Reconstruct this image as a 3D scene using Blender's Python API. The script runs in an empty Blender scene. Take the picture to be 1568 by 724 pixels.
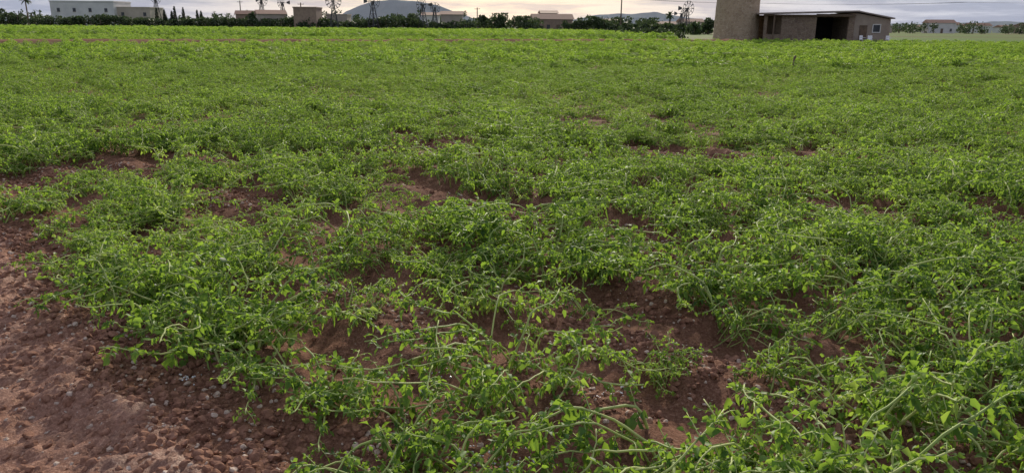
import bpy, math, random
import numpy as np
from mathutils import Vector, Matrix
random.seed(7); rng=np.random.default_rng(7)
S=bpy.context.scene
S.view_settings.view_transform='Standard'; S.view_settings.look='None'; S.view_settings.exposure=0
R2=math.sqrt(2)

# ---------------------------------------------------------------- noise
def _h(ix,iy,seed):
    n=(ix.astype(np.int64)*374761393+iy.astype(np.int64)*668265263+seed*974634777)&0xffffffff
    n=((n^(n>>13))*1274126177)&0xffffffff
    n=(n^(n>>16))&0xffff
    return n/65535.0
def vnoise(x,y,seed=0):
    ix=np.floor(x);iy=np.floor(y);fx=x-ix;fy=y-iy
    fx=fx*fx*(3-2*fx);fy=fy*fy*(3-2*fy)
    a=_h(ix,iy,seed);b=_h(ix+1,iy,seed);c=_h(ix,iy+1,seed);d=_h(ix+1,iy+1,seed)
    return (a*(1-fx)+b*fx)*(1-fy)+(c*(1-fx)+d*fx)*fy
def fbm(x,y,o=4,seed=0):
    s=0;a=.5;t=0
    for i in range(o):
        s=s+a*vnoise(x*2**i+i*17.3,y*2**i+i*9.1,seed+i);t+=a;a*=.5
    return s/t

# ---------------------------------------------------------------- path outline (metres on the ground)
PATH=[(-12,6.6),(-5,6.05),(-3.95,5.9),(-3.2,5.1),(-2.7,4.3),(-2.2,3.8),(-1.6,3.25),(-1.25,3.0),(-.9,2.5),(-.1,1.2),(.6,-1),(.6,-6),(-12,-6)]
def path_sd(x,y):
    """signed distance, >0 inside path"""
    d=np.full(x.shape,1e9);ins=np.zeros(x.shape,bool)
    n=len(PATH)
    for i in range(n):
        x1,y1=PATH[i];x2,y2=PATH[(i+1)%n]
        ex,ey=x2-x1,y2-y1
        t=np.clip(((x-x1)*ex+(y-y1)*ey)/(ex*ex+ey*ey),0,1)
        d=np.minimum(d,np.hypot(x-x1-t*ex,y-y1-t*ey))
        c=((y1>y)!=(y2>y))
        xi=x1+(y-y1)/(ey if ey!=0 else 1e-9)*ex
        ins^=(c&(x<xi))
    return np.where(ins,d,-d)
def sstep(a,b,x):
    t=np.clip((x-a)/(b-a),0,1);return t*t*(3-2*t)
def height(x,y):
    sd=path_sd(x,y)+ (fbm(x*2.2,y*2.2,3,5)-.5)*.35
    fade=1-sstep(10,16,np.abs(y))
    fade=fade*(1-sstep(7,10,np.abs(x)))
    s=(x+y)/R2; 
    infield=1-sstep(-.25,.05,sd)
    ridge=.045*np.cos(2*np.pi*s/.75)*infield
    lum=(fbm(x*5,y*5,4,11)-.5)*.065*(1-.4*sstep(.45,.9,sd))
    clod=np.abs(fbm(x*20,y*20,4,31)-.5)*.08*(1-.35*sstep(.4,.85,sd))
    berm=.05*np.exp(-((sd-.25)/.25)**2)*(.1+1.7*fbm(x*5,y*5,3,77))
    rut=-.03*sstep(.25,1.0,sd)
    mud=(fbm(x*1.3,y*1.3,3,90)-.5)*.05*sstep(.1,.5,sd)
    return fade*(ridge+lum+clod+berm+rut+mud)

# ---------------------------------------------------------------- materials
def mat(name):
    m=bpy.data.materials.new(name);m.use_nodes=True
    nt=m.node_tree;nt.nodes.clear()
    out=nt.nodes.new('ShaderNodeOutputMaterial')
    return m,nt,out
def N(nt,t,**k):
    n=nt.nodes.new(t)
    for a,b in k.items():
        if a in n.inputs.keys(): n.inputs[a].default_value=b
        else: setattr(n,a,b)
    return n
def ramp(nt,fac,stops):
    r=nt.nodes.new('ShaderNodeValToRGB')
    e=r.color_ramp.elements
    while len(e)<len(stops): e.new(.5)
    for i,(p,c) in enumerate(stops):
        e[i].position=p;e[i].color=(*c,1)
    nt.links.new(fac,r.inputs[0]);return r.outputs[0]
def coords(nt,scale=(1,1,1)):
    g=N(nt,'ShaderNodeNewGeometry');mp=N(nt,'ShaderNodeMapping');mp.inputs['Scale'].default_value=scale
    nt.links.new(g.outputs['Position'],mp.inputs[0]);return mp.outputs[0]
def noise(nt,vec,scale,detail=4,rough=.6):
    n=N(nt,'ShaderNodeTexNoise');n.inputs['Scale'].default_value=scale;n.inputs['Detail'].default_value=detail;n.inputs['Roughness'].default_value=rough
    nt.links.new(vec,n.inputs['Vector']);return n.outputs['Fac']
def mixc(nt,f,a,b,mode='MIX'):
    m=nt.nodes.new('ShaderNodeMix');m.data_type='RGBA';m.blend_type=mode
    for sock,v in ((m.inputs[0],f),(m.inputs[6],a),(m.inputs[7],b)):
        if hasattr(v,'is_linked'): nt.links.new(v,sock)
        elif isinstance(v,(int,float)): sock.default_value=v
        else: sock.default_value=(*v,1)
    return m.outputs[2]
def math_(nt,op,a,b=None,clamp=False):
    m=nt.nodes.new('ShaderNodeMath');m.operation=op;m.use_clamp=clamp
    for i,v in enumerate((a,b)):
        if v is None: continue
        if hasattr(v,'is_linked'): nt.links.new(v,m.inputs[i])
        else: m.inputs[i].default_value=v
    return m.outputs[0]

def soil_mat(name,wet=.3,grass=False,g=1.0,spec=.3):
    m,nt,out=mat(name);v=coords(nt)
    n1=noise(nt,v,1.1,5);n2=noise(nt,v,12,6,.7);n3=noise(nt,v,75,4,.75)
    K=lambda c:tuple(q*g for q in c)
    c=ramp(nt,n2,[(.3,K((.10,.048,.030))),(.52,K((.19,.094,.060))),(.72,K((.29,.152,.104)))])
    c=mixc(nt,.5,c,ramp(nt,n3,[(.35,K((.05,.024,.016))),(.55,K((.20,.102,.066))),(.68,K((.44,.29,.21)))]))
    wetm=ramp(nt,n1,[(.42,(0,0,0)),(.62,(1,1,1))])
    c=mixc(nt,math_(nt,'MULTIPLY',wetm,wet*1.1,True),c,mixc(nt,.5,c,(.09,.042,.027)))
    p=N(nt,'ShaderNodeBsdfPrincipled')
    if grass:
        a=N(nt,'ShaderNodeAttribute',attribute_name='grass')
        va=coords(nt,(.006,.03,1));gn=noise(nt,va,1.0,4)
        gc=ramp(nt,gn,[(.30,(.09,.15,.035)),(.50,(.12,.17,.05)),(.57,(.15,.11,.06)),(.64,(.09,.14,.035))])
        c=mixc(nt,a.outputs['Fac'],c,gc)
    nt.links.new(c,p.inputs['Base Color'])
    r=math_(nt,'SUBTRACT',.95,math_(nt,'MULTIPLY',wetm,wet));nt.links.new(r,p.inputs['Roughness'])
    p.inputs['Specular IOR Level'].default_value=spec
    b=N(nt,'ShaderNodeBump');b.inputs['Strength'].default_value=.9;b.inputs['Distance'].default_value=.018
    hh=math_(nt,'ADD',n2,math_(nt,'MULTIPLY',n3,.6));nt.links.new(hh,b.inputs['Height']);nt.links.new(b.outputs[0],p.inputs['Normal'])
    nt.links.new(p.outputs[0],out.inputs[0]);return m

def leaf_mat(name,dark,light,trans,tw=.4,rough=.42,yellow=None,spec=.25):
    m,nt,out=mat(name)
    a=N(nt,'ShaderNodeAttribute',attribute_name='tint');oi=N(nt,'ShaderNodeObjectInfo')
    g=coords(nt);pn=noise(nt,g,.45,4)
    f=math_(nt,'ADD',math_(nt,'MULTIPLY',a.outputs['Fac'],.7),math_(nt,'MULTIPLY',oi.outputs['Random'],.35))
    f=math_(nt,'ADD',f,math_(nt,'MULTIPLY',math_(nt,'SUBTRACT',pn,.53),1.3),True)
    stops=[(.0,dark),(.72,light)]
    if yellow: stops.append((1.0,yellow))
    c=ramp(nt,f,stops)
    p=N(nt,'ShaderNodeBsdfPrincipled');p.inputs['Roughness'].default_value=rough
    p.inputs['Specular IOR Level'].default_value=spec
    nt.links.new(c,p.inputs['Base Color'])
    t=N(nt,'ShaderNodeBsdfTranslucent');nt.links.new(mixc(nt,.6,c,trans),t.inputs[0])
    mx=N(nt,'ShaderNodeMixShader');mx.inputs[0].default_value=tw
    nt.links.new(p.outputs[0],mx.inputs[1]);nt.links.new(t.outputs[0],mx.inputs[2]);nt.links.new(mx.outputs[0],out.inputs[0]);return m

def simple_mat(name,c1,c2,scale=3,rough=.8,bump=.3,stretch=(1,1,1),bdist=.03,spec=.3):
    m,nt,out=mat(name);v=coords(nt,stretch);n=noise(nt,v,scale,5,.65)
    p=N(nt,'ShaderNodeBsdfPrincipled');p.inputs['Roughness'].default_value=rough;p.inputs['Specular IOR Level'].default_value=spec
    nt.links.new(ramp(nt,n,[(.32,c1),(.68,c2)]),p.inputs['Base Color'])
    b=N(nt,'ShaderNodeBump');b.inputs['Strength'].default_value=bump;b.inputs['Distance'].default_value=bdist
    nt.links.new(n,b.inputs['Height']);nt.links.new(b.outputs[0],p.inputs['Normal'])
    nt.links.new(p.outputs[0],out.inputs[0]);return m
def stone_mat(name,c1,c2,mortar,scale=3.2):
    m,nt,out=mat(name);v=coords(nt,(1,1,1.6))
    vo=N(nt,'ShaderNodeTexVoronoi');vo.inputs['Scale'].default_value=scale;nt.links.new(v,vo.inputs['Vector'])
    ve=N(nt,'ShaderNodeTexVoronoi',feature='DISTANCE_TO_EDGE');ve.inputs['Scale'].default_value=scale;nt.links.new(v,ve.inputs['Vector'])
    sp=N(nt,'ShaderNodeSeparateColor');nt.links.new(vo.outputs['Color'],sp.inputs[0])
    c=ramp(nt,sp.outputs[0],[(0,c1),(1,c2)])
    big=noise(nt,coords(nt),.6,5);c=mixc(nt,.5,c,ramp(nt,big,[(.3,c1),(.7,c2)]))
    e=ramp(nt,ve.outputs['Distance'],[(.02,(0,0,0)),(.10,(1,1,1))])
    c=mixc(nt,e,mortar,c)
    p=N(nt,'ShaderNodeBsdfPrincipled');p.inputs['Roughness'].default_value=.9
    nt.links.new(c,p.inputs['Base Color'])
    b=N(nt,'ShaderNodeBump');b.inputs['Strength'].default_value=.8;b.inputs['Distance'].default_value=.06
    nt.links.new(e,b.inputs['Height']);nt.links.new(b.outputs[0],p.inputs['Normal'])
    nt.links.new(p.outputs[0],out.inputs[0]);return m

M_soil=soil_mat('red_soil',.1,True,1.05,.05)
M_path=soil_mat('wet_path_soil',.40,False,1.7,.35)
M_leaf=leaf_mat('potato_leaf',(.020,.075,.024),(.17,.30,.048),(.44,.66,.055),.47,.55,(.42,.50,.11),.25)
M_stem=leaf_mat('potato_stem',(.28,.38,.11),(.56,.61,.25),(.58,.68,.19),.28,.6,None,.2)
M_tree=leaf_mat('tree_foliage',(.020,.038,.016),(.055,.085,.032),(.10,.15,.04),.25,.6)
M_cyp=leaf_mat('cypress_foliage',(.012,.025,.010),(.03,.05,.02),(.05,.08,.02),.2,.7)
M_bark=simple_mat('bark',(.10,.07,.05),(.2,.15,.1),6)
M_clod=simple_mat('soil_clod',(.14,.066,.043),(.34,.185,.125),40,.95,.6,bdist=.005,spec=.1)
M_stone=simple_mat('field_stone',(.32,.23,.17),(.56,.45,.37),30,.8,.3,bdist=.003)
M_glint=simple_mat('white_glint_ice',(.70,.72,.75),(.82,.84,.86),60,.25,.1,bdist=.001)  # white for the bits that stand in for glints between plants
M_tower=stone_mat('rubble_stone',(.28,.20,.13),(.48,.37,.25),(.52,.42,.30),2.6)
M_shed=stone_mat('shed_stone',(.15,.105,.075),(.27,.20,.14),(.30,.24,.18),2.2)
M_plas=simple_mat('plaster',(.26,.21,.17),(.36,.30,.24),1.2)
M_roof=simple_mat('roof_slab',(.22,.18,.16),(.36,.31,.27),2)
M_tile=simple_mat('roof_tiles',(.24,.14,.10),(.34,.21,.15),3)
M_white=simple_mat('white_render',(.52,.52,.50),(.66,.65,.62),.4,.8,.1)
M_cream=simple_mat('cream_render',(.36,.31,.25),(.46,.40,.33),.4,.8,.1)
M_brick=simple_mat('brown_masonry',(.24,.17,.13),(.34,.25,.19),1.0,.9,.3)
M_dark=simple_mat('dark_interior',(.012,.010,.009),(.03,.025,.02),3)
M_glass=simple_mat('window_glass',(.03,.035,.04),(.06,.07,.08),1,.15,0)
M_metal=simple_mat('weathered_metal',(.05,.05,.055),(.09,.09,.09),4,.8)
M_wood=simple_mat('weathered_wood',(.09,.065,.045),(.18,.13,.09),8,.85,.3,(1,1,.2))
M_mtn=simple_mat('hazed_mountain_rock',(.11,.14,.17),(.155,.185,.215),.004,.95,0,spec=0)  # bluish tone: distance haze painted into the rock colour
M_plastic=simple_mat('white_plastic',(.75,.75,.75),(.85,.85,.85),3,.4,0)

# ---------------------------------------------------------------- mesh helpers
class MB:
    def __init__(s): s.v=[];s.f=[];s.m=[];s.t=[]
    def add(s,vs,fs,mi=0,tint=.5):
        b=len(s.v);s.v+=[tuple(x) for x in vs]
        s.f+=[tuple(b+i for i in f) for f in fs];s.m+=[mi]*len(fs);s.t+=[tint]*len(vs)
    def obj(s,name,mats,parent=None,link=True,smooth=False,loc=None):
        me=bpy.data.meshes.new(name);me.from_pydata(s.v,[],s.f)
        for m in mats: me.materials.append(m)
        me.polygons.foreach_set('material_index',s.m)
        if smooth: me.polygons.foreach_set('use_smooth',[True]*len(s.f))
        a=me.attributes.new('tint','FLOAT','POINT');a.data.foreach_set('value',s.t)
        me.update();o=bpy.data.objects.new(name,me)
        if link: S.collection.objects.link(o)
        if parent: o.parent=parent
        if loc: o.location=loc
        return o
    def box(s,x0,x1,y0,y1,z0,z1,mi=0):
        vs=[(x0,y0,z0),(x1,y0,z0),(x1,y1,z0),(x0,y1,z0),(x0,y0,z1),(x1,y0,z1),(x1,y1,z1),(x0,y1,z1)]
        s.add(vs,[(0,3,2,1),(4,5,6,7),(0,1,5,4),(1,2,6,5),(2,3,7,6),(3,0,4,7)],mi)
    def tube(s,pts,rads,sides=5,mi=0,tint=.5):
        pts=[Vector(p) for p in pts];vs=[];n=len(pts)
        for i,p in enumerate(pts):
            d=(pts[min(i+1,n-1)]-pts[max(i-1,0)])
            if d.length<1e-9: d=Vector((0,0,1))
            d.normalize();u=d.cross(Vector((0,0,1)))
            if u.length<.05: u=d.cross(Vector((1,0,0)))
            u.normalize();w=d.cross(u)
            for k in range(sides):
                a=2*math.pi*k/sides;vs.append(p+(u*math.cos(a)+w*math.sin(a))*rads[i])
        fs=[(i*sides+k,i*sides+(k+1)%sides,(i+1)*sides+(k+1)%sides,(i+1)*sides+k) for i in range(n-1) for k in range(sides)]
        fs+=[tuple(range((n-1)*sides,n*sides))]
        s.add(vs,fs,mi,tint)
def empty(name,loc=(0,0,0),rz=0):
    e=bpy.data.objects.new(name,None);e.location=loc;e.rotation_euler=(0,0,rz);S.collection.objects.link(e);e.empty_display_size=.5;return e

# ---------------------------------------------------------------- ground sheet
def grow(start,step,end,k):
    r=[];x=start
    while x<end: step*=k;x+=step;r.append(x)
    return r
xr=grow(7.5,.034,6000,1.085);xs=np.array([-a for a in xr[::-1]]+list(np.arange(-7.5,7.5001,.034))+xr)
yf=grow(12.5,.034,7000,1.07);yb=grow(-1.2,.05,60,1.3)
ys=np.array([-(b+2.4) for b in yb][::-1]+list(np.arange(1.2,12.5,.034))+yf)
X,Y=np.meshgrid(xs,ys)
Z=height(X,Y)
def grid_obj(name,X,Y,Z,mat_,keep=None,attrs={}):
    ny,nx=X.shape
    co=np.stack([X,Y,Z],-1).reshape(-1,3)
    idx=np.arange(nx*ny).reshape(ny,nx)
    f=np.stack([idx[:-1,:-1],idx[:-1,1:],idx[1:,1:],idx[1:,:-1]],-1)
    if keep is not None:
        kf=keep[:-1,:-1]|keep[1:,1:]|keep[:-1,1:]|keep[1:,:-1];f=f[kf]
        f=f.reshape(-1,4);u,inv=np.unique(f,return_inverse=True);co=co[u];f=inv.reshape(-1,4)
    f=f.reshape(-1,4)
    me=bpy.data.meshes.new(name);me.vertices.add(len(co));me.vertices.foreach_set('co',co.ravel())
    me.loops.add(f.size);me.loops.foreach_set('vertex_index',f.ravel().astype(np.int32))
    me.polygons.add(len(f));me.polygons.foreach_set('loop_start',np.arange(0,f.size,4,dtype=np.int32))
    me.update(calc_edges=True);me.validate()
    me.polygons.foreach_set('use_smooth',np.ones(len(me.polygons),bool))
    for k,a in attrs.items():
        at=me.attributes.new(k,'FLOAT','POINT');at.data.foreach_set('value',a.ravel())
    me.materials.append(mat_);o=bpy.data.objects.new(name,me);S.collection.objects.link(o);return o
grass=sstep(85,100,Y-0*X)*1.0
grid_obj('ground',X,Y,Z,M_soil,None,{'grass':grass})
px=np.arange(-7.4,1.6,.019);py=np.arange(1.25,6.9,.019);PX,PY=np.meshgrid(px,py)
psd=path_sd(PX,PY)+(fbm(PX*2.2,PY*2.2,3,5)-.5)*.35
PZ=height(PX,PY)+np.where(psd>.3,.006,.006-.03*(1-sstep(.0,.3,psd)))+np.abs(fbm(PX*45,PY*45,2,8)-.5)*.03*sstep(.35,.6,fbm(PX*2.5,PY*2.5,3,71))
grid_obj('dirt_path',PX,PY,PZ,M_path,psd>-.05)

# ---------------------------------------------------------------- potato plants
UP=Vector((0,0,1))
def leaflet(mb,p,d,nrm,L,W,droop,tint,mi=0):
    d=d.normalized();s=d.cross(nrm)
    if s.length<.01: s=d.cross(Vector((1,0,0)))
    s.normalize();n=s.cross(d).normalized()
    L=L/math.sqrt(1+droop*droop)
    def P(t,w,lift): return p+d*(L*t)+s*w+n*lift-UP*(droop*L*t*t)
    c=random.uniform(.0,.4)*W;tw=random.uniform(-.35,.35)*W
    vs=[p,P(.3,-W*random.uniform(.35,.6),c),P(.33,0,0),P(.3,W*random.uniform(.35,.6),c-tw),P(.75,-W*random.uniform(.15,.45),c+tw),P(.75,0,0),P(.75,W*random.uniform(.15,.45),c),P(1,random.uniform(-.3,.3)*W,-.1*L)]
    mb.add(vs,[(0,1,2),(0,2,3),(1,4,5,2),(2,5,6,3),(4,7,5),(5,7,6)],mi,tint)
def rv(a=1): return Vector((random.gauss(0,a),random.gauss(0,a),random.gauss(0,a)))
def potato_plant(seed,nst,bias,lenr,flat,bare=.54,ceilr=(.06,.22),rr_=(.0036,.0060)):
    random.seed(seed);mb=MB()
    for k in range(nst):
        ang=random.gauss(0,bias)
        L=random.uniform(*lenr);n=12;seg=L/n
        p=Vector((random.gauss(0,.08),random.gauss(0,.08),-.02))
        el=math.radians(random.uniform(25,70));pts=[p.copy()];dirs=[]
        lodged=random.random()<flat
        ceil=random.uniform(*ceilr) if lodged else random.uniform(.18,.30)
        e=el;hook=random.uniform(-.3,2.4);curl=random.gauss(0,.09)
        for i in range(n):
            t=i/n
            if p.z>ceil*.7: e=e*.3+math.radians(random.uniform(-22,14))*.8
            if t>.8: e+=hook*(t-.7)
            ang+=random.gauss(0,.18)+curl
            d=Vector((math.cos(ang)*math.cos(e),math.sin(ang)*math.cos(e),math.sin(e)))
            p=p+d*seg
            if p.z<.03: p.z=.03+random.uniform(0,.02)
            pts.append(p.copy());dirs.append(d)
        r0=random.uniform(*rr_)
        mb.tube(pts,[r0*(1-.5*i/n) for i in range(n+1)],5,1,random.random())
        side=1
        nl=int(L/.031)
        for j in range(nl):
            t=.08+.92*(j+random.uniform(-.3,.3))/nl
            if random.random()<(bare if t<.55 else .05): continue
            t=min(max(t,.02),.999);i=int(t*n);b=pts[i].lerp(pts[i+1],t*n-i);d=dirs[i]
            side=-side
            sd=d.cross(UP)
            if sd.length<.1: sd=Vector((1,0,0))
            sd.normalize()
            pd=(d*random.uniform(-.2,.9)+sd*side*random.uniform(.2,1)+UP*random.uniform(-.5,.7)+rv(.3)).normalized()
            PL=random.uniform(.03,.095)*(1.15-.35*t);wilt=random.uniform(.1,1.6)
            pp=[b];q=b.copy();dd=pd.copy();m=4
            for a in range(m):
                q=q+dd*(PL/m);dd=(dd-UP*wilt*.22+rv(.1)).normalized()
                if q.z<.015:q.z=.015
                pp.append(q.copy())
            mb.tube(pp,[.0023,.002,.0017,.0014,.001],3,1,random.random())
            lt=min(1,max(0,random.gauss(.5,.30)))
            nf=random.choice([2,3,3])
            sz=random.uniform(.55,1.12)*(1.08-.25*t)
            for a in range(nf):
                fi=1+a*(m-1.2)/nf;ii=int(fi);bp=pp[ii].lerp(pp[min(ii+1,m)],fi-ii)
                ax=(pp[min(ii+1,m)]-pp[ii]).normalized();s2=ax.cross(UP+rv(.4));s2.normalize()
                for sg in (-1,1):
                    ld=(s2*sg+ax*.5+rv(.45)-UP*random.uniform(-.3,.7)*wilt*.6)
                    leaflet(mb,bp,ld,(UP+rv(.7)).normalized(),random.uniform(.020,.040)*sz,random.uniform(.015,.025)*sz,random.uniform(0,1.0)*wilt,min(1,max(0,lt+random.gauss(0,.12))))
            leaflet(mb,pp[-1],dd+rv(.3),(UP+rv(.7)).normalized(),random.uniform(.030,.048)*sz,random.uniform(.021,.032)*sz,random.uniform(0,1.0)*wilt,lt)
    return mb
src=bpy.data.collections.new('potato_plant_library')
NV=13
for i in range(NV):
    if i<2: a=(5,.45,(.55,.95),1.0,.75,(.16,.29),(.0042,.0064))   # long stems lying over the canopy
    elif i<6: a=(random.Random(i).randint(6,7),.65,(.42,.85),.95,.68,(.08,.26),(.0040,.0062))
    elif i<11: a=(random.Random(i).randint(8,9),1.1,(.28,.58),.8)
    else: a=(9,1.9,(.22,.45),.45,.45)
    src.objects.link(potato_plant(100+i,*a).obj('potato_plant_%02d'%i,[M_leaf,M_stem],link=False,smooth=True))
# row-shaped canopy pieces for the far field (long axis = row)
src2=bpy.data.collections.new('potato_row_library')
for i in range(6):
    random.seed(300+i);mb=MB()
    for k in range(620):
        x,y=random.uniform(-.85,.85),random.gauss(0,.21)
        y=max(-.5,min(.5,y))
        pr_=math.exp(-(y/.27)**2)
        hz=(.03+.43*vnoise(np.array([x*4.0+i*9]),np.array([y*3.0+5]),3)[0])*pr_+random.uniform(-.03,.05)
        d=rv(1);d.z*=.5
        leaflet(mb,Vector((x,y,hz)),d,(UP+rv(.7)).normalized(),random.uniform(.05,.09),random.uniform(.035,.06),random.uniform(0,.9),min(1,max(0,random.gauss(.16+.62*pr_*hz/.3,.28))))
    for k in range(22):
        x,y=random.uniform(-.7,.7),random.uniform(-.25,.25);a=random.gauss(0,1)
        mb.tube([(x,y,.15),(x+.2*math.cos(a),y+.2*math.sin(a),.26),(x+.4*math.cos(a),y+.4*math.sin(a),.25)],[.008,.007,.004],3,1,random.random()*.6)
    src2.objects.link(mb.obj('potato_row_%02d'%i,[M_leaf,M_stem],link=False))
random.seed(5)
def scatter(name,P,rot,scl,idx,coll):
    me=bpy.data.meshes.new(name);me.vertices.add(len(P));me.vertices.foreach_set('co',np.asarray(P,dtype=np.float32).ravel())
    a=me.attributes.new('rot','FLOAT_VECTOR','POINT');a.data.foreach_set('vector',np.asarray(rot,dtype=np.float32).ravel())
    a=me.attributes.new('scl','FLOAT','POINT');a.data.foreach_set('value',np.asarray(scl,dtype=np.float32))
    a=me.attributes.new('idx','INT','POINT');a.data.foreach_set('value',np.asarray(idx,dtype=np.int32))
    o=bpy.data.objects.new(name,me);S.collection.objects.link(o)
    ng=bpy.data.node_groups.new(name+'_scatter','GeometryNodeTree')
    ng.interface.new_socket('Geometry',in_out='INPUT',socket_type='NodeSocketGeometry')
    ng.interface.new_socket('Geometry',in_out='OUTPUT',socket_type='NodeSocketGeometry')
    n=ng.nodes;L=ng.links
    gi=n.new('NodeGroupInput');go=n.new('NodeGroupOutput');ip=n.new('GeometryNodeInstanceOnPoints')
    ci=n.new('GeometryNodeCollectionInfo');ci.inputs['Collection'].default_value=coll
    ci.inputs['Separate Children'].default_value=True;ci.inputs['Reset Children'].default_value=True
    def na(nm,t):
        q=n.new('GeometryNodeInputNamedAttribute');q.data_type=t;q.inputs['Name'].default_value=nm;return q.outputs['Attribute']
    er=n.new('FunctionNodeEulerToRotation')
    L.new(gi.outputs[0],ip.inputs['Points']);L.new(ci.outputs[0],ip.inputs['Instance']);ip.inputs['Pick Instance'].default_value=True
    L.new(na('idx','INT'),ip.inputs['Instance Index']);L.new(na('rot','FLOAT_VECTOR'),er.inputs[0]);L.new(er.outputs[0],ip.inputs['Rotation'])
    L.new(na('scl','FLOAT'),ip.inputs['Scale']);L.new(ip.outputs[0],go.inputs[0])
    md=o.modifiers.new('scatter','NODES');md.node_group=ng;return o

GAPS=[(-1.70,9.37),(-2.91,8.7),(-3.51,8.3),(-5.03,7.76),(-4.57,8.11),(-2.54,6.95),(-.79,10.27),(.42,8.7),(2.53,9.37),(2.10,6.68),(3.08,6.48),(3.4,6.37),
(.84,5.3),(1.06,5.74),(.885,4.28),(-1.05,4.33),(-.61,4.02),(-.43,3.74),(.24,4.02),(.44,3.74),(.91,3.53),(1.83,3.14),(1.03,3.14),(.34,3.08),(-1.72,4.02),(-2.38,4.84),
(2.38,3.45),(1.45,2.64),(-.34,2.64),(4.26,11.06),(2.33,4.28),(4.11,6.48),(-.43,5.13),(-.02,6.25),(-4.9,7.9),(-2.3,6.8)]
def gapd(x,y):
    d=np.full(x.shape,9.)
    for gx,gy in GAPS:
        k_=.85 if gy<4.6 else (1.3 if gy<7 else 1.7)
        a=((x-gx)-(y-gy))/R2;b=((x-gx)+(y-gy))/R2
        d=np.minimum(d,np.hypot(a/(.34*k_),b/(.19*k_)))
    return d
ss=np.arange(-60,80)*.75;tt=np.arange(-80,80,.105)
SS,TT=np.meshgrid(ss,tt);SS=SS.ravel();TT=TT.ravel()
SS=SS+rng.normal(0,.13,SS.shape);TT=TT+rng.normal(0,.10,TT.shape)
x=(SS+TT)/R2;y=(SS-TT)/R2
k=(y>1.4)&(y<30)&(np.abs(x)<.76*y+2.0);x=x[k];y=y[k];SS=(x+y)/R2;TT=(x-y)/R2
k=(y<15)|(rng.uniform(0,1,y.shape)<.72);x=x[k];y=y[k];SS=SS[k];TT=TT[k]
sd=path_sd(x,y)+(fbm(x*1.5,y*1.5,2,8)-.5)*.22
k=(sd<-.12)
k&=(gapd(x,y)>1.0)
an=fbm(SS*1.3,TT*1.0,3,44)+rng.normal(0,.04,x.shape)
k&=(an<np.where(y>5.5,.60,.72))
an2=fbm(x*2.3,y*2.3,2,144);k&=(an2<.74)
x=x[k];y=y[k];sd=sd[k]
print('near plants',len(x))
z=height(x,y)
n=len(x)
th=rng.normal(-.45,.8,n)+np.where(rng.uniform(0,1,n)<.42,math.pi,0)
cl=fbm(x*1.4,y*1.4,2,61)
sc=rng.uniform(.72,1.15,n)*(.42+1.12*cl)
idx=rng.integers(0,NV,n);idx=np.where((idx<6)&((sd>-.7)|(gapd(x,y)<1.7)),idx+7,idx)
rot=np.stack([rng.normal(0,.08,n),rng.normal(0,.08,n),th],-1)
scatter('potato_plants',np.stack([x,y,z],-1),rot,sc,idx,src)
def side(x,y):
    return (y-80)-(x-14)*.5
PP=[];SC=[]
def addp(y0,y1,row,s):
    R=y1*1.5
    sv=np.arange(-R,R,row);tv=np.arange(-R,R,1.35*s)
    a,b=np.meshgrid(sv,tv);a=a.ravel()+rng.normal(0,.07*s,a.size);b=b.ravel()+rng.normal(0,.3*s,b.size)
    A=(a+b)/R2;B=(a-b)/R2
    k=(np.abs(A)<.76*B+2)&(B>y0)&(B<=y1)
    k&=~((A>20)&(B>89))
    q=side(A,B);k&=~((np.abs(q)<2.6)&(A<26))
    k&=~((A>22)&(A<26)&(B>88))
    k&=fbm(A*.75,B*.55,3,19)<.63
    A=A[k];B=B[k];PP.append(np.stack([A,B,(fbm(A*.8,B*.8,3,4)-.5)*.26*s],-1));SC.append(np.full(A.shape,s)*rng.uniform(.55,1.3,A.shape))
addp(29,90,.75,1.0);addp(90,225,1.5,2.0)
PPa=np.concatenate(PP);SCa=np.concatenate(SC);n=len(PPa);print('patches',n)
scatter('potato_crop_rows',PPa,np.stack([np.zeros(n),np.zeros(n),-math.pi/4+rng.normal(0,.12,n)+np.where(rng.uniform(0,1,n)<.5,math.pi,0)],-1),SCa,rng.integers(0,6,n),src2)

# ---------------------------------------------------------------- clods and stones
def rock_lib(name,m,flat,amt=1.0):
    c=bpy.data.collections.new(name)
    import bmesh
    for i in range(6):
        bm=bmesh.new();bmesh.ops.create_icosphere(bm,subdivisions=2,radius=1)
        r=random.Random(i*7+3)
        off=[Vector((r.gauss(0,1),r.gauss(0,1),r.gauss(0,1))).normalized() for _ in range(9)]
        cut=[r.uniform(.5,.95) for _ in range(9)]
        for v in bm.verts:
            for o_,c_ in zip(off,cut):
                dd=v.co.dot(o_)
                if dd>c_: v.co-=o_*(dd-c_)*.9*amt
            v.co+=Vector((r.gauss(0,.06),r.gauss(0,.06),r.gauss(0,.06)))*amt;v.co.z*=flat
        me=bpy.data.meshes.new(name);bm.to_mesh(me);bm.free();me.materials.append(m)
        c.objects.link(bpy.data.objects.new('%s_%d'%(name,i),me))
    return c
c_cl=rock_lib('soil_clod',M_clod,.75);c_st=rock_lib('small_stone',M_stone,.65);c_ha=rock_lib('hail_stone',M_glint,.9,.3)
def rocks(name,ncand,lib,smin,smax,fn,pw=2.5):
    x=rng.uniform(-7,6.5,ncand);y=rng.uniform(1.5,11,ncand)
    k=rng.uniform(0,1,ncand)<fn(x,y);x=x[k];y=y[k];n=len(x)
    s=smin+(smax-smin)*rng.uniform(0,1,n)**pw
    scatter(name,np.stack([x,y,height(x,y)+s*.1],-1),rng.uniform(0,6.28,(n,3))*np.array([.1,.1,1]),s,rng.integers(0,6,n),lib)
    print(name,n)
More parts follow.
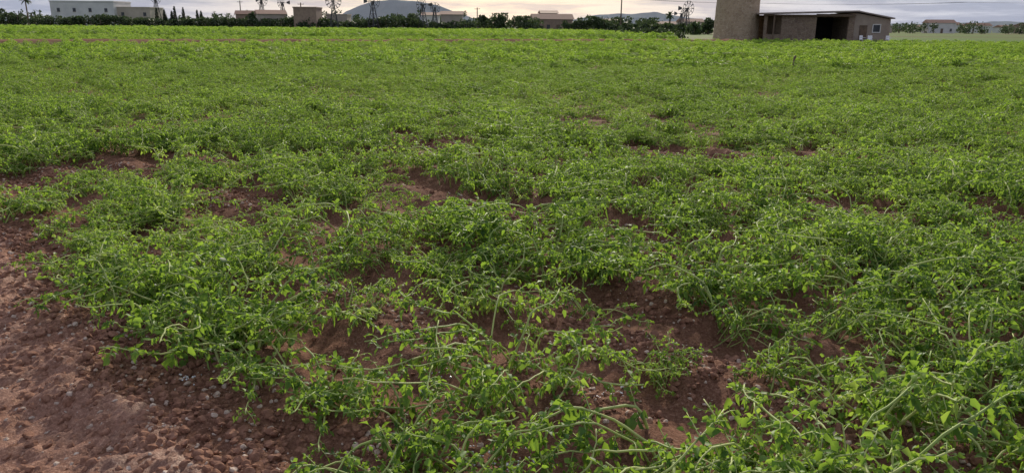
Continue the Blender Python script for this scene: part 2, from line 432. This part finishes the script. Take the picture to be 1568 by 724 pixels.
def f1(x,y):
    sd=path_sd(x,y);cl=sstep(.40,.60,fbm(x*2.2,y*2.2,3,71))
    return np.clip(np.exp(-((sd-.25)/.5)**2)*(.4+cl)+.45*(sd>0)*cl+.15*(sd>0)+.6*(gapd(x,y)<1.4)+.03,0,1)
rocks('soil_clods',330000,c_cl,.003,.030,f1,4.2)
rocks('small_stones',190000,c_st,.002,.019,lambda x,y:f1(x,y)*.5,3.0)
# small white ice bits added in place of white glints between the plants
hx=[];hy=[]
for (a,b,r_,n_) in [(-1.50,3.22,.035,26),(.36,3.10,.05,34),(-.36,3.28,.04,20),(-.04,2.62,.07,40),(-.95,4.45,.05,26),(-.2,2.66,.04,18),(.5,3.2,.04,14),(1.5,3.0,.04,18),(-1.9,4.3,.04,14)]:
    hx.append(rng.normal(a,r_,n_));hy.append(rng.normal(b,r_*.7,n_))
hx=np.concatenate(hx);hy=np.concatenate(hy);n=len(hx);s=rng.uniform(.003,.0065,n)
scatter('white_glint_stones',np.stack([hx,hy,height(hx,hy)+.004],-1),rng.uniform(0,6.28,(n,3)),s,rng.integers(0,6,n),c_ha)

# ---------------------------------------------------------------- dirt track bank across field
mb=MB();pr=[(-2.2,-.02),(-1.3,.34),(-.6,.44),(.5,.44),(1.3,.30),(2.2,-.02)]
dirn=Vector((1,.5,0)).normalized();nrm=Vector((-.5,1,0)).normalized()
vs=[];cnt=160
for i in range(cnt+1):
    c=Vector((14,80,0))+dirn*(-130+142*i/cnt)
    for a,b in pr:
        q=c+nrm*(a+random.uniform(-.15,.15));vs.append((q.x,q.y,b+(random.uniform(-.07,.07) if b>0 else 0)))
m_=len(pr);mb.add(vs,[(i*m_+j,(i+1)*m_+j,(i+1)*m_+j+1,i*m_+j+1) for i in range(cnt) for j in range(m_-1)])
M_track=simple_mat('dry_track_soil',(.16,.095,.06),(.28,.18,.12),1.2,.95,spec=0)
mb.obj('dirt_track',[M_track],smooth=True)

# ---------------------------------------------------------------- stone tower
e=empty('stone_mill_tower',(27.4,97,0))
mb=MB();sg=48;rings=22;vs=[];fs=[];H=9.2
rr=random.Random(2)
for j in range(rings+1):
    t=j/rings
    for i in range(sg):
        a=2*math.pi*i/sg;r=(2.72-.30*t)*(1+rr.uniform(-.008,.008));vs.append((r*math.cos(a),r*math.sin(a),t*H))
for j in range(rings):
    for i in range(sg):
        fs.append((j*sg+i,j*sg+(i+1)%sg,(j+1)*sg+(i+1)%sg,(j+1)*sg+i))
fs.append(tuple(rings*sg+i for i in range(sg)));mb.add(vs,fs);mb.obj('wall',[M_tower],e)
mb=MB();mb.tube([(0,0,H-.15),(0,0,H+.12)],[2.6,2.6],48);mb.obj('cornice',[M_plas],e)
mb=MB();mb.box(-.35,.35,-2.62,-2.35,5.6,6.6);mb.obj('window',[M_dark],e)
# ---------------------------------------------------------------- shed
e=empty('stone_shed',(29.6,93,0))
def part(name,m,fn):
    mb=MB();fn(mb);return mb.obj(name,[m],e)
def walls(mb):
    mb.box(0,.3,0,.3,0,3.15);mb.box(2.0,6.1,0,.32,0,3.2);mb.box(0.3,2.0,.02,.30,0,.95)
    mb.box(6.1,9.9,.02,.30,2.95,3.3);mb.box(9.9,10.6,0,.32,0,3.45)
    mb.box(0,10.6,6.7,7,0,3.2);mb.box(2.0,2.3,.32,6.7,0,3.1);mb.box(10.3,10.6,.32,6.7,0,3.45)
part('walls',M_shed,walls)
def annex(mb):
    v=[(10.603,.15,0),(14.9,.15,0),(14.9,.15,2.75),(10.603,.15,3.45),(10.603,6.5,0),(14.9,6.5,0),(14.9,6.5,2.75),(10.603,6.5,3.45)]
    mb.add(v,[(0,1,2,3),(1,5,6,2),(5,4,7,6),(4,0,3,7)])
part('annex_walls',M_plas,annex)
def roof(mb):
    def slab(p,q,y0,y1,th):
        (xa,za),(xb,zb)=p,q
        mb.add([(xa,y0,za),(xb,y0,zb),(xb,y1,zb),(xa,y1,za),(xa,y0,za+th),(xb,y0,zb+th),(xb,y1,zb+th),(xa,y1,za+th)],[(0,3,2,1),(4,5,6,7),(0,1,5,4),(1,2,6,5),(2,3,7,6),(3,0,4,7)])
    slab((-.5,3.22),(10.75,3.56),-.7,7.2,.16);slab((10.757,3.58),(15.2,2.78),-.25,6.8,.14)
part('roof',M_roof,roof)
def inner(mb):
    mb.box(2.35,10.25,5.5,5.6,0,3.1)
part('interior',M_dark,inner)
part('eaves_beam',M_wood,lambda mb:(mb.box(-.3,10.5,-.45,-.3,3.06,3.2),mb.box(0.9,1.05,-.42,-.3,.0,3.05)))
part('window',M_glass,lambda mb:(mb.box(12.9,13.7,.10,.147,1.3,2.1),))
part('window_frame',M_white,lambda mb:(mb.box(12.8,12.897,.08,.147,1.2,2.2),mb.box(13.703,13.8,.08,.147,1.2,2.2),mb.box(12.897,13.703,.08,.147,1.2,1.297),mb.box(12.897,13.703,.08,.147,2.103,2.2)))
part('door',M_wood,lambda mb:mb.box(11.3,12.2,.10,.147,0,2.05))
def chair(x,y,r):
    e2=empty('plastic_chair',(x,y,0),r);mb=MB()
    mb.box(-.25,.25,-.25,.25,.42,.46);mb.box(-.25,.25,.22,.26,.46,.9)
    for a in(-.23,.19):
        for b in(-.23,.19): mb.box(a,a+.04,b,b+.04,0,.42)
    mb.box(-.29,-.25,-.22,.25,.62,.66);mb.box(.25,.29,-.22,.25,.62,.66)
    mb.obj('seat_and_frame',[M_plastic],e2)
chair(40.9,92.0,.4);chair(41.7,91.8,-.3);chair(44.0,92.0,.2)

# ---------------------------------------------------------------- houses
def house(name,x,y,w,d,h,m,rz=0,roof='flat',wins=3,floors=1,rm=None,sill=1.0):
    e=empty(name,(x,y,0),rz)
    mb=MB();mb.box(-w/2,w/2,0,d,0,h);mb.obj('walls',[m],e)
    mb=MB()
    if roof=='flat':
        mb.box(-w/2-.15,w/2+.15,-.15,d+.15,h+.003,h+.35)
        mb.obj('parapet',[m],e)
    else:
        rh=w*.10+.4
        mb.add([(-w/2-.4,-.4,h),(w/2+.4,-.4,h),(w/2+.4,d+.4,h),(-w/2-.4,d+.4,h),(-w/2-.4,d/2,h+rh),(w/2+.4,d/2,h+rh)],[(0,1,5,4),(2,3,4,5),(0,4,3),(1,2,5),(0,3,2,1)])
        mb.obj('roof',[rm or M_tile],e)
    mb=MB();mf=MB();fh=h/floors
    for f in range(floors):
        for i in range(wins):
            cx=-w/2+w*(i+.5)/wins;z0=f*fh+sill
            if f==0 and i==wins//2:
                continue
            mb.box(cx-.5,cx+.5,-.05,-.003,z0,z0+1.2);mf.box(cx-.6,cx+.6,-.12,-.003,z0-.12,z0-.003)
    if mb.v: mb.obj('windows',[M_glass],e);mf.obj('window_sills',[M_cream],e)
    cx=-w/2+w*(wins//2+.5)/wins
    mb=MB();mb.box(cx-.55,cx+.55,-.06,-.003,0,2.2);mb.obj('door',[M_wood],e)
    return e
house('white_house',-143,262,21,12,8.4,M_white,0,wins=4,floors=2)
house('white_annex_building',-127,264,11,10,6.6,M_cream,0,wins=3,floors=1,sill=4)
house('masonry_house',-59.5,225,6.5,7,6.2,M_brick,0,wins=2)
house('farm_building',-71,232,8,7,4.6,M_cream,.4,'gable',wins=3)
house('farm_building',-52,232,6,6,4.4,M_cream,0,'flat',wins=2)
house('farm_building',-86,256,8,6,4.8,M_brick,.2,'gable',wins=3)
house('tiled_farmhouse',12,238,12,8,3.8,M_brick,.1,'gable',wins=4)
house('tiled_farmhouse',11,243,5,6,5.6,M_brick,.1,'gable',wins=2)
house('small_stone_house',-18,228,6,6,4.8,M_cream,0,'gable',wins=3)
house('cream_cottage',-26,245,5,6,4.8,M_white,0,'gable',wins=2)
rr=random.Random(12)
for i in range(16):
    yy=rr.uniform(380,620);fx=rr.uniform(.46,.72)
    house('village_house',fx*yy,yy,rr.uniform(7,14),8,rr.uniform(3,5.2),rr.choice([M_white,M_cream,M_brick,M_cream]),rr.uniform(-.2,.2),rr.choice(['flat','gable']),wins=3,floors=1)
for i in range(7):
    yy=rr.uniform(300,420);fx=rr.uniform(.02,.24)
    house('village_house',fx*yy,yy,rr.uniform(7,12),8,rr.uniform(3,4.6),rr.choice([M_cream,M_brick]),rr.uniform(-.2,.2),rr.choice(['flat','gable']),wins=3)

# ---------------------------------------------------------------- trees
def crown(mb,cx,cy,z0,z1,r,nl,leaf,rr,mi=0,shape='round'):
    lob=[(rr.gauss(0,.42)*r,rr.gauss(0,.42)*r,rr.uniform(0.15,.9),rr.uniform(.3,.6)*r,rr.random()) for _ in range(7)]
    for k in range(nl):
        if shape=='cyp':
            t=rr.random()**1.2;rad=r*(math.sin(min(1,t*3+.25)*math.pi/2))*(1-t)**.6*rr.uniform(.6,1.05)
            a=rr.uniform(0,6.28);p=Vector((cx+rad*math.cos(a),cy+rad*math.sin(a),z0+(z1-z0)*t));tn=rr.random()
        else:
            l=rr.choice(lob);d=Vector((rr.gauss(0,1),rr.gauss(0,1),rr.gauss(0,1))).normalized()*l[3]*rr.uniform(.55,1.08)
            p=Vector((cx+l[0],cy+l[1],z0+(z1-z0)*l[2]))+d;p.z=max(p.z,z0*.6);p.z=min(p.z,z1+.3);tn=l[4]*.6+rr.random()*.4
        a=Vector((rr.gauss(0,1),rr.gauss(0,1),rr.gauss(0,1))).normalized();b=a.cross(Vector((rr.gauss(0,1),rr.gauss(0,1),rr.gauss(0,1)))).normalized()
        s=leaf*rr.uniform(.6,1.3)
        mb.add([p-a*s,p+b*s*.6,p+a*s,p-b*s*.6],[(0,1,2,3)],mi,tn)
def mass(name,items,leaf=.35,seed=1,m=None):
    rr=random.Random(seed);mb=MB()
    for (x,y,h,w,nl) in items:
        if h>2: mb.tube([(x,y,0),(x+.1,y,h*.35),(x+rr.uniform(-.3,.3),y,h*.8)],[.05*h,.035*h,.01*h],5,1)
        crown(mb,x,y,h*.12,h*.9,w,nl,leaf,rr)
    return mb.obj(name,[m or M_tree,M_bark])
rr=random.Random(21)
it=[]
for i in range(230):
    t=i/229;xx=-190+178*t+rr.uniform(-.8,.8);yy=246-25*t+rr.uniform(-3,3)
    h=(3.0+2.8*vnoise(np.array([t*24.]),np.array([.5]),2)[0])*(1-.25*t);it.append((xx,yy,h,1.6,170))
mass('hedge',it,.34,2)
it=[]
for i in range(70):
    xx=rr.uniform(-190,-20);it.append((xx,rr.uniform(262,310),rr.uniform(3,7.5),rr.uniform(1.8,3.2),200))
for i in range(50):
    xx=rr.uniform(-16,45);it.append((xx,rr.uniform(222,270),rr.uniform(2.4,5.0),rr.uniform(1.8,3.4),220))
for i in range(26):
    xx=rr.uniform(26,62);it.append((xx,rr.uniform(180,215),rr.uniform(1.8,3.0),rr.uniform(1.3,2.2),180))
for i in range(110):
    yy=rr.uniform(350,600);it.append((rr.uniform(.42,.76)*yy,yy,rr.uniform(2.5,6),rr.uniform(2,4),130))
for i in range(90):
    yy=rr.uniform(330,600);it.append((rr.uniform(-.75,.42)*yy,yy,rr.uniform(3,7),rr.uniform(3,5),130))
mass('distant_trees',it,.45,3)
it=[(rr.uniform(14,27),rr.uniform(120,128),rr.uniform(.8,1.6),rr.uniform(.8,1.3),160) for i in range(12)]
mass('bushes',it,.18,5)
def single(name,x,y,h,w,nl,leaf,seed,shape='round',m=None,tr=.3):
    rr=random.Random(seed);e=empty(name,(x,y,0))
    mb=MB();mb.tube([(0,0,0),(.1,0,h*tr),(rr.uniform(-.2,.2),0,h*.85)],[.04*h,.03*h,.008*h],6)
    for k in range(5):
        a=rr.uniform(0,6.28);mb.tube([(.1,0,h*tr),(math.cos(a)*w*.35,math.sin(a)*w*.35,h*.6),(math.cos(a)*w*.6,math.sin(a)*w*.6,h*.75)],[.02*h,.012*h,.005*h],4)
    mb.obj('trunk',[M_bark],e)
    mb=MB();crown(mb,0,0,h*(tr if shape!='cyp' else .06),h,w,nl,leaf,rr,0,shape);mb.obj('crown',[m or M_tree],e)
for i,x in enumerate([-108.5,-106.6,-104.8,-103,-100.8,-97,-95]):
    single('cypress_tree',x,240+i%3,rr.uniform(5.2,7),.8,420,.26,40+i,'cyp',M_cyp)
for i,(x,y,h,w) in enumerate([(-175,262,7,3),(-168,258,5.5,2.6),(-88,262,5.8,2.6),(-82,250,5,2.4),(-32,250,5,2.6),(-3,236,5,2.8),(3,230,4.2,2.4),(20,232,4.6,2.8),(25,236,4.3,2.5),(49.5,200,4.0,1.9),(56,205,3.6,1.8)]):
    single('broadleaf_tree',x,y,h,w,900,.34,60+i)
def palm(x,y,h,seed,L=1.7):
    rr=random.Random(seed);e=empty('palm_tree',(x,y,0));mb=MB()
    mb.tube([(0,0,0),(.1,0,h*.5),(.05,0,h)],[.28,.22,.2],7);mb.obj('trunk',[M_bark],e)
    mb=MB()
    for k in range(26):
        a=rr.uniform(0,6.28);el=rr.uniform(-.4,1.3);p=Vector((0,0,h));d=Vector((math.cos(a)*math.cos(el),math.sin(a)*math.cos(el),math.sin(el)));s=d.cross(UP).normalized()
        pts=[p.copy()]
        for j in range(6):
            p=p+d*(L/6);d=(d-UP*.22).normalized();pts.append(p.copy())
        for j in range(6):
            w=.26*math.sin(math.pi*(j+.6)/7);w2=.26*math.sin(math.pi*(j+1.6)/7) if j<5 else .02
            q,q2=pts[j],pts[j+1];mb.add([q,q2,q2+s*w2-UP*w2*.5,q+s*w-UP*w*.5],[(0,1,2,3)],0,rr.random());mb.add([q,q+(-s)*w-UP*w*.5,q2+(-s)*w2-UP*w2*.5,q2],[(0,1,2,3)],0,rr.random())
    mb.obj('fronds',[M_tree],e)
palm(-159,258,8.6,1,2.2);palm(39.5,200,4.6,3,1.5)

# ---------------------------------------------------------------- wind pumps, poles, wires
def windpump(x,y,h,R,rz,nb=10):
    e=empty('windpump',(x,y,0),rz);mb=MB()
    b=h*.15;t=.15;lv=5
    def c(i,z): 
        f=z/h;w=b*(1-f)+t*f;return Vector(((-w,w,w,-w)[i],(-w,-w,w,w)[i],z))
    for i in range(4): mb.tube([c(i,0),c(i,h)],[.12,.10],4)
    for l in range(lv):
        z0=h*l/lv;z1=h*(l+1)/lv
        for i in range(4):
            mb.tube([c(i,z1),c((i+1)%4,z1)],[.06,.06],3);mb.tube([c(i,z0),c((i+1)%4,z1)],[.05,.05],3)
    mb.obj('lattice_tower',[M_metal],e)
    mb=MB();C=Vector((0,-.6,h+.1))
    mb.tube([C,C+Vector((0,1.2,0))],[.16,.14],6)
    for k in range(nb):
        a=2*math.pi*k/nb;d=Vector((math.cos(a),0,math.sin(a)));s=Vector((-math.sin(a),.45,math.cos(a)))
        mb.tube([C,C+d*R],[.06,.05],3)
        mb.add([C+d*R*.66-s*.05*R,C+d*R-s*.08*R,C+d*R+s*.08*R,C+d*R*.66+s*.05*R],[(0,1,2,3)])
    for fr in (.62,1.0):
        ring=[C+Vector((math.cos(2*math.pi*k/24)*R*fr,0,math.sin(2*math.pi*k/24)*R*fr)) for k in range(25)]
        mb.tube(ring,[.055]*25,3)
    mb.obj('rotor',[M_metal],e)
    mb=MB();mb.tube([(0,.5,h+.1),(0,R*1.5,h+.15)],[.05,.05],3);mb.add([(0,R*1.1,h-.1),(0,R*1.9,h-.4),(0,R*1.9,h+.8),(0,R*1.1,h+.4)],[(0,1,2,3)]);mb.obj('tail_vane',[M_metal],e)
windpump(-49,215,7.8,2.1,.35,12)
windpump(-79,248,8.8,1.8,.8,10);windpump(-73,250,8.2,1.6,-.6,8)
windpump(-39.5,222,8.0,2.0,.9,8);windpump(-25.5,222,7.2,1.9,-.7,10);windpump(-22.5,225,6.4,1.4,.4,8)
windpump(47,215,6.6,1.9,.5,10);windpump(53,250,5.8,1.4,.8,10)
windpump(-122,270,9.6,1.6,.9,10)
def pole(x,y,h,arm=True):
    e=empty('utility_pole',(x,y,0));mb=MB();mb.tube([(0,0,0),(0,0,h)],[.21,.15],7);mb.obj('post',[M_wood],e)
    mb=MB();mb.box(-.9,.9,-.06,.06,h-.5,h-.38)
    for q in(-.8,0,.8): mb.tube([(q,0,h-.38),(q,0,h-.15)],[.05,.04],5)
    mb.obj('crossarm',[M_wood],e)
pole(28.5,210,9.6)
wp=[(60,190,7.6),(98,172,7.6),(140,150,7.6)]
pole(-64,238,8.0);pole(-12,260,7.5);pole(-95,275,9.5)
for a in wp[2:]: pole(*a)
mb=MB()
for q in(-.8,.0,.8):
    pts_=[(28.5,210,9.3)]+wp
    for a,b in zip(pts_[:-1],pts_[1:]):
        pp=[]
        for i in range(13):
            t=i/12;pp.append((a[0]+(b[0]-a[0])*t+q,a[1]+(b[1]-a[1])*t,a[2]+(b[2]-a[2])*t-.2-4*.35*t*(1-t)))
        mb.tube(pp,[.02]*13,3)
mb.obj('power_line',[M_metal])
mb=MB();mb.tube([(10.6,29.5,0),(10.63,29.5,.58)],[.035,.03],6);mb.tube([(10.63,29.5,.5),(10.68,29.5,.62)],[.045,.04],6);mb.obj('wooden_stake',[M_wood])

# ---------------------------------------------------------------- mountains
def ridge(name,Yd,prof,depth,m,seed):
    xs_=np.linspace(prof[0][0],prof[-1][0],160);hz=np.interp(xs_,[p[0] for p in prof],[p[1] for p in prof])
    hz=hz+(fbm(xs_*.012,xs_*0+seed,4,seed)-.5)*12*np.clip(hz/40,0,1)
    rows=12;XX,TT=np.meshgrid(xs_,np.linspace(-1,1,rows*2+1))
    YY=Yd+TT*depth;ZZ=hz[None,:]*(1-np.abs(TT))**.8*(1+(fbm(XX*.01,YY*.01,4,seed)-.5)*.25*(np.abs(TT)>.01))-1
    grid_obj(name,XX,YY,ZZ,m)
ridge('mountain',4200,[(-1040,0),(-950,30),(-880,76),(-810,106),(-730,128),(-650,138),(-560,132),(-440,120),(-350,92),(-270,62),(-180,28),(-90,6),(0,0)],260,M_mtn,3)
ridge('mountain',4800,[(-100,0),(150,18),(330,40),(480,70),(620,84),(720,78),(860,95),(1000,70),(1200,46),(1500,30),(1900,40),(2400,34),(3000,55),(3600,30),(4200,0)],300,M_mtn,9)
ridge('mountain',4600,[(-3900,0),(-3400,35),(-2800,22),(-2300,40),(-1800,28),(-1300,35),(-900,20),(-600,0)],300,M_mtn,14)

# ---------------------------------------------------------------- humid haze bank over the plain
mb=MB();mb.box(-4500,4500,130,5200,-3,170);hz=mb.obj('haze',[])
m,nt,out=mat('humid_air');vs_=N(nt,'ShaderNodeVolumeScatter');vs_.inputs['Color'].default_value=(.90,.95,1,1);vs_.inputs['Density'].default_value=.000025;vs_.inputs['Anisotropy'].default_value=.3
nt.links.new(vs_.outputs[0],out.inputs['Volume']);hz.data.materials.append(m)

# ---------------------------------------------------------------- light & sky
EL,AZ=math.radians(22),math.radians(4)
sun_dir=Vector((math.sin(AZ)*math.cos(EL),math.cos(AZ)*math.cos(EL),math.sin(EL)))
ld=bpy.data.lights.new('sun','SUN');ld.energy=4.8;ld.angle=math.radians(4);ld.color=(1,.91,.76)
lo=bpy.data.objects.new('sun',ld);lo.rotation_euler=sun_dir.to_track_quat('Z','Y').to_euler();S.collection.objects.link(lo)
w=bpy.data.worlds.new('sky');S.world=w;w.use_nodes=True;nt=w.node_tree;nt.nodes.clear()
out=nt.nodes.new('ShaderNodeOutputWorld')
sk=nt.nodes.new('ShaderNodeTexSky');sk.sky_type='NISHITA';sk.sun_disc=False;sk.sun_elevation=EL;sk.sun_rotation=AZ;sk.dust_density=2.5
b1=nt.nodes.new('ShaderNodeBackground');b1.inputs[1].default_value=.12;nt.links.new(sk.outputs[0],b1.inputs[0])
tc=nt.nodes.new('ShaderNodeTexCoord')
mp=nt.nodes.new('ShaderNodeMapping');mp.inputs['Scale'].default_value=(4,4,44);nt.links.new(tc.outputs['Generated'],mp.inputs[0])
cn=noise(nt,mp.outputs[0],1.5,6,.6)
vm=nt.nodes.new('ShaderNodeVectorMath');vm.operation='DOT_PRODUCT';vm.inputs[1].default_value=(math.sin(math.radians(-2)),math.cos(math.radians(-2)),.06)
nt.links.new(tc.outputs['Generated'],vm.inputs[0])
gl=math_(nt,'POWER',math_(nt,'MAXIMUM',vm.outputs['Value'],0),24,True)
cc=mixc(nt,gl,ramp(nt,cn,[(.42,(.30,.35,.50)),(.58,(.60,.62,.72))]),ramp(nt,cn,[(.40,(.72,.60,.55)),(.54,(1.25,1.0,.72))]))
b2=nt.nodes.new('ShaderNodeBackground');b2.inputs[1].default_value=1.0;nt.links.new(cc,b2.inputs[0])
ms=nt.nodes.new('ShaderNodeMixShader')
cm=ramp(nt,cn,[(.30,(.95,.95,.95)),(.55,(1,1,1))]);nt.links.new(cm,ms.inputs[0])
nt.links.new(b1.outputs[0],ms.inputs[1]);nt.links.new(b2.outputs[0],ms.inputs[2]);nt.links.new(ms.outputs[0],out.inputs[0])

# ---------------------------------------------------------------- camera
cd=bpy.data.cameras.new('camera');cd.sensor_width=36;cd.lens=36*1162/1568;cd.clip_start=.05;cd.clip_end=20000
co=bpy.data.objects.new('camera',cd);S.collection.objects.link(co)
pitch=math.radians(15.44);roll=math.radians(.45)
co.matrix_world=Matrix.Translation((0,0,1.6))@Matrix.Rotation(math.radians(90)-pitch,4,'X')@Matrix.Rotation(roll,4,'Z')
S.camera=co
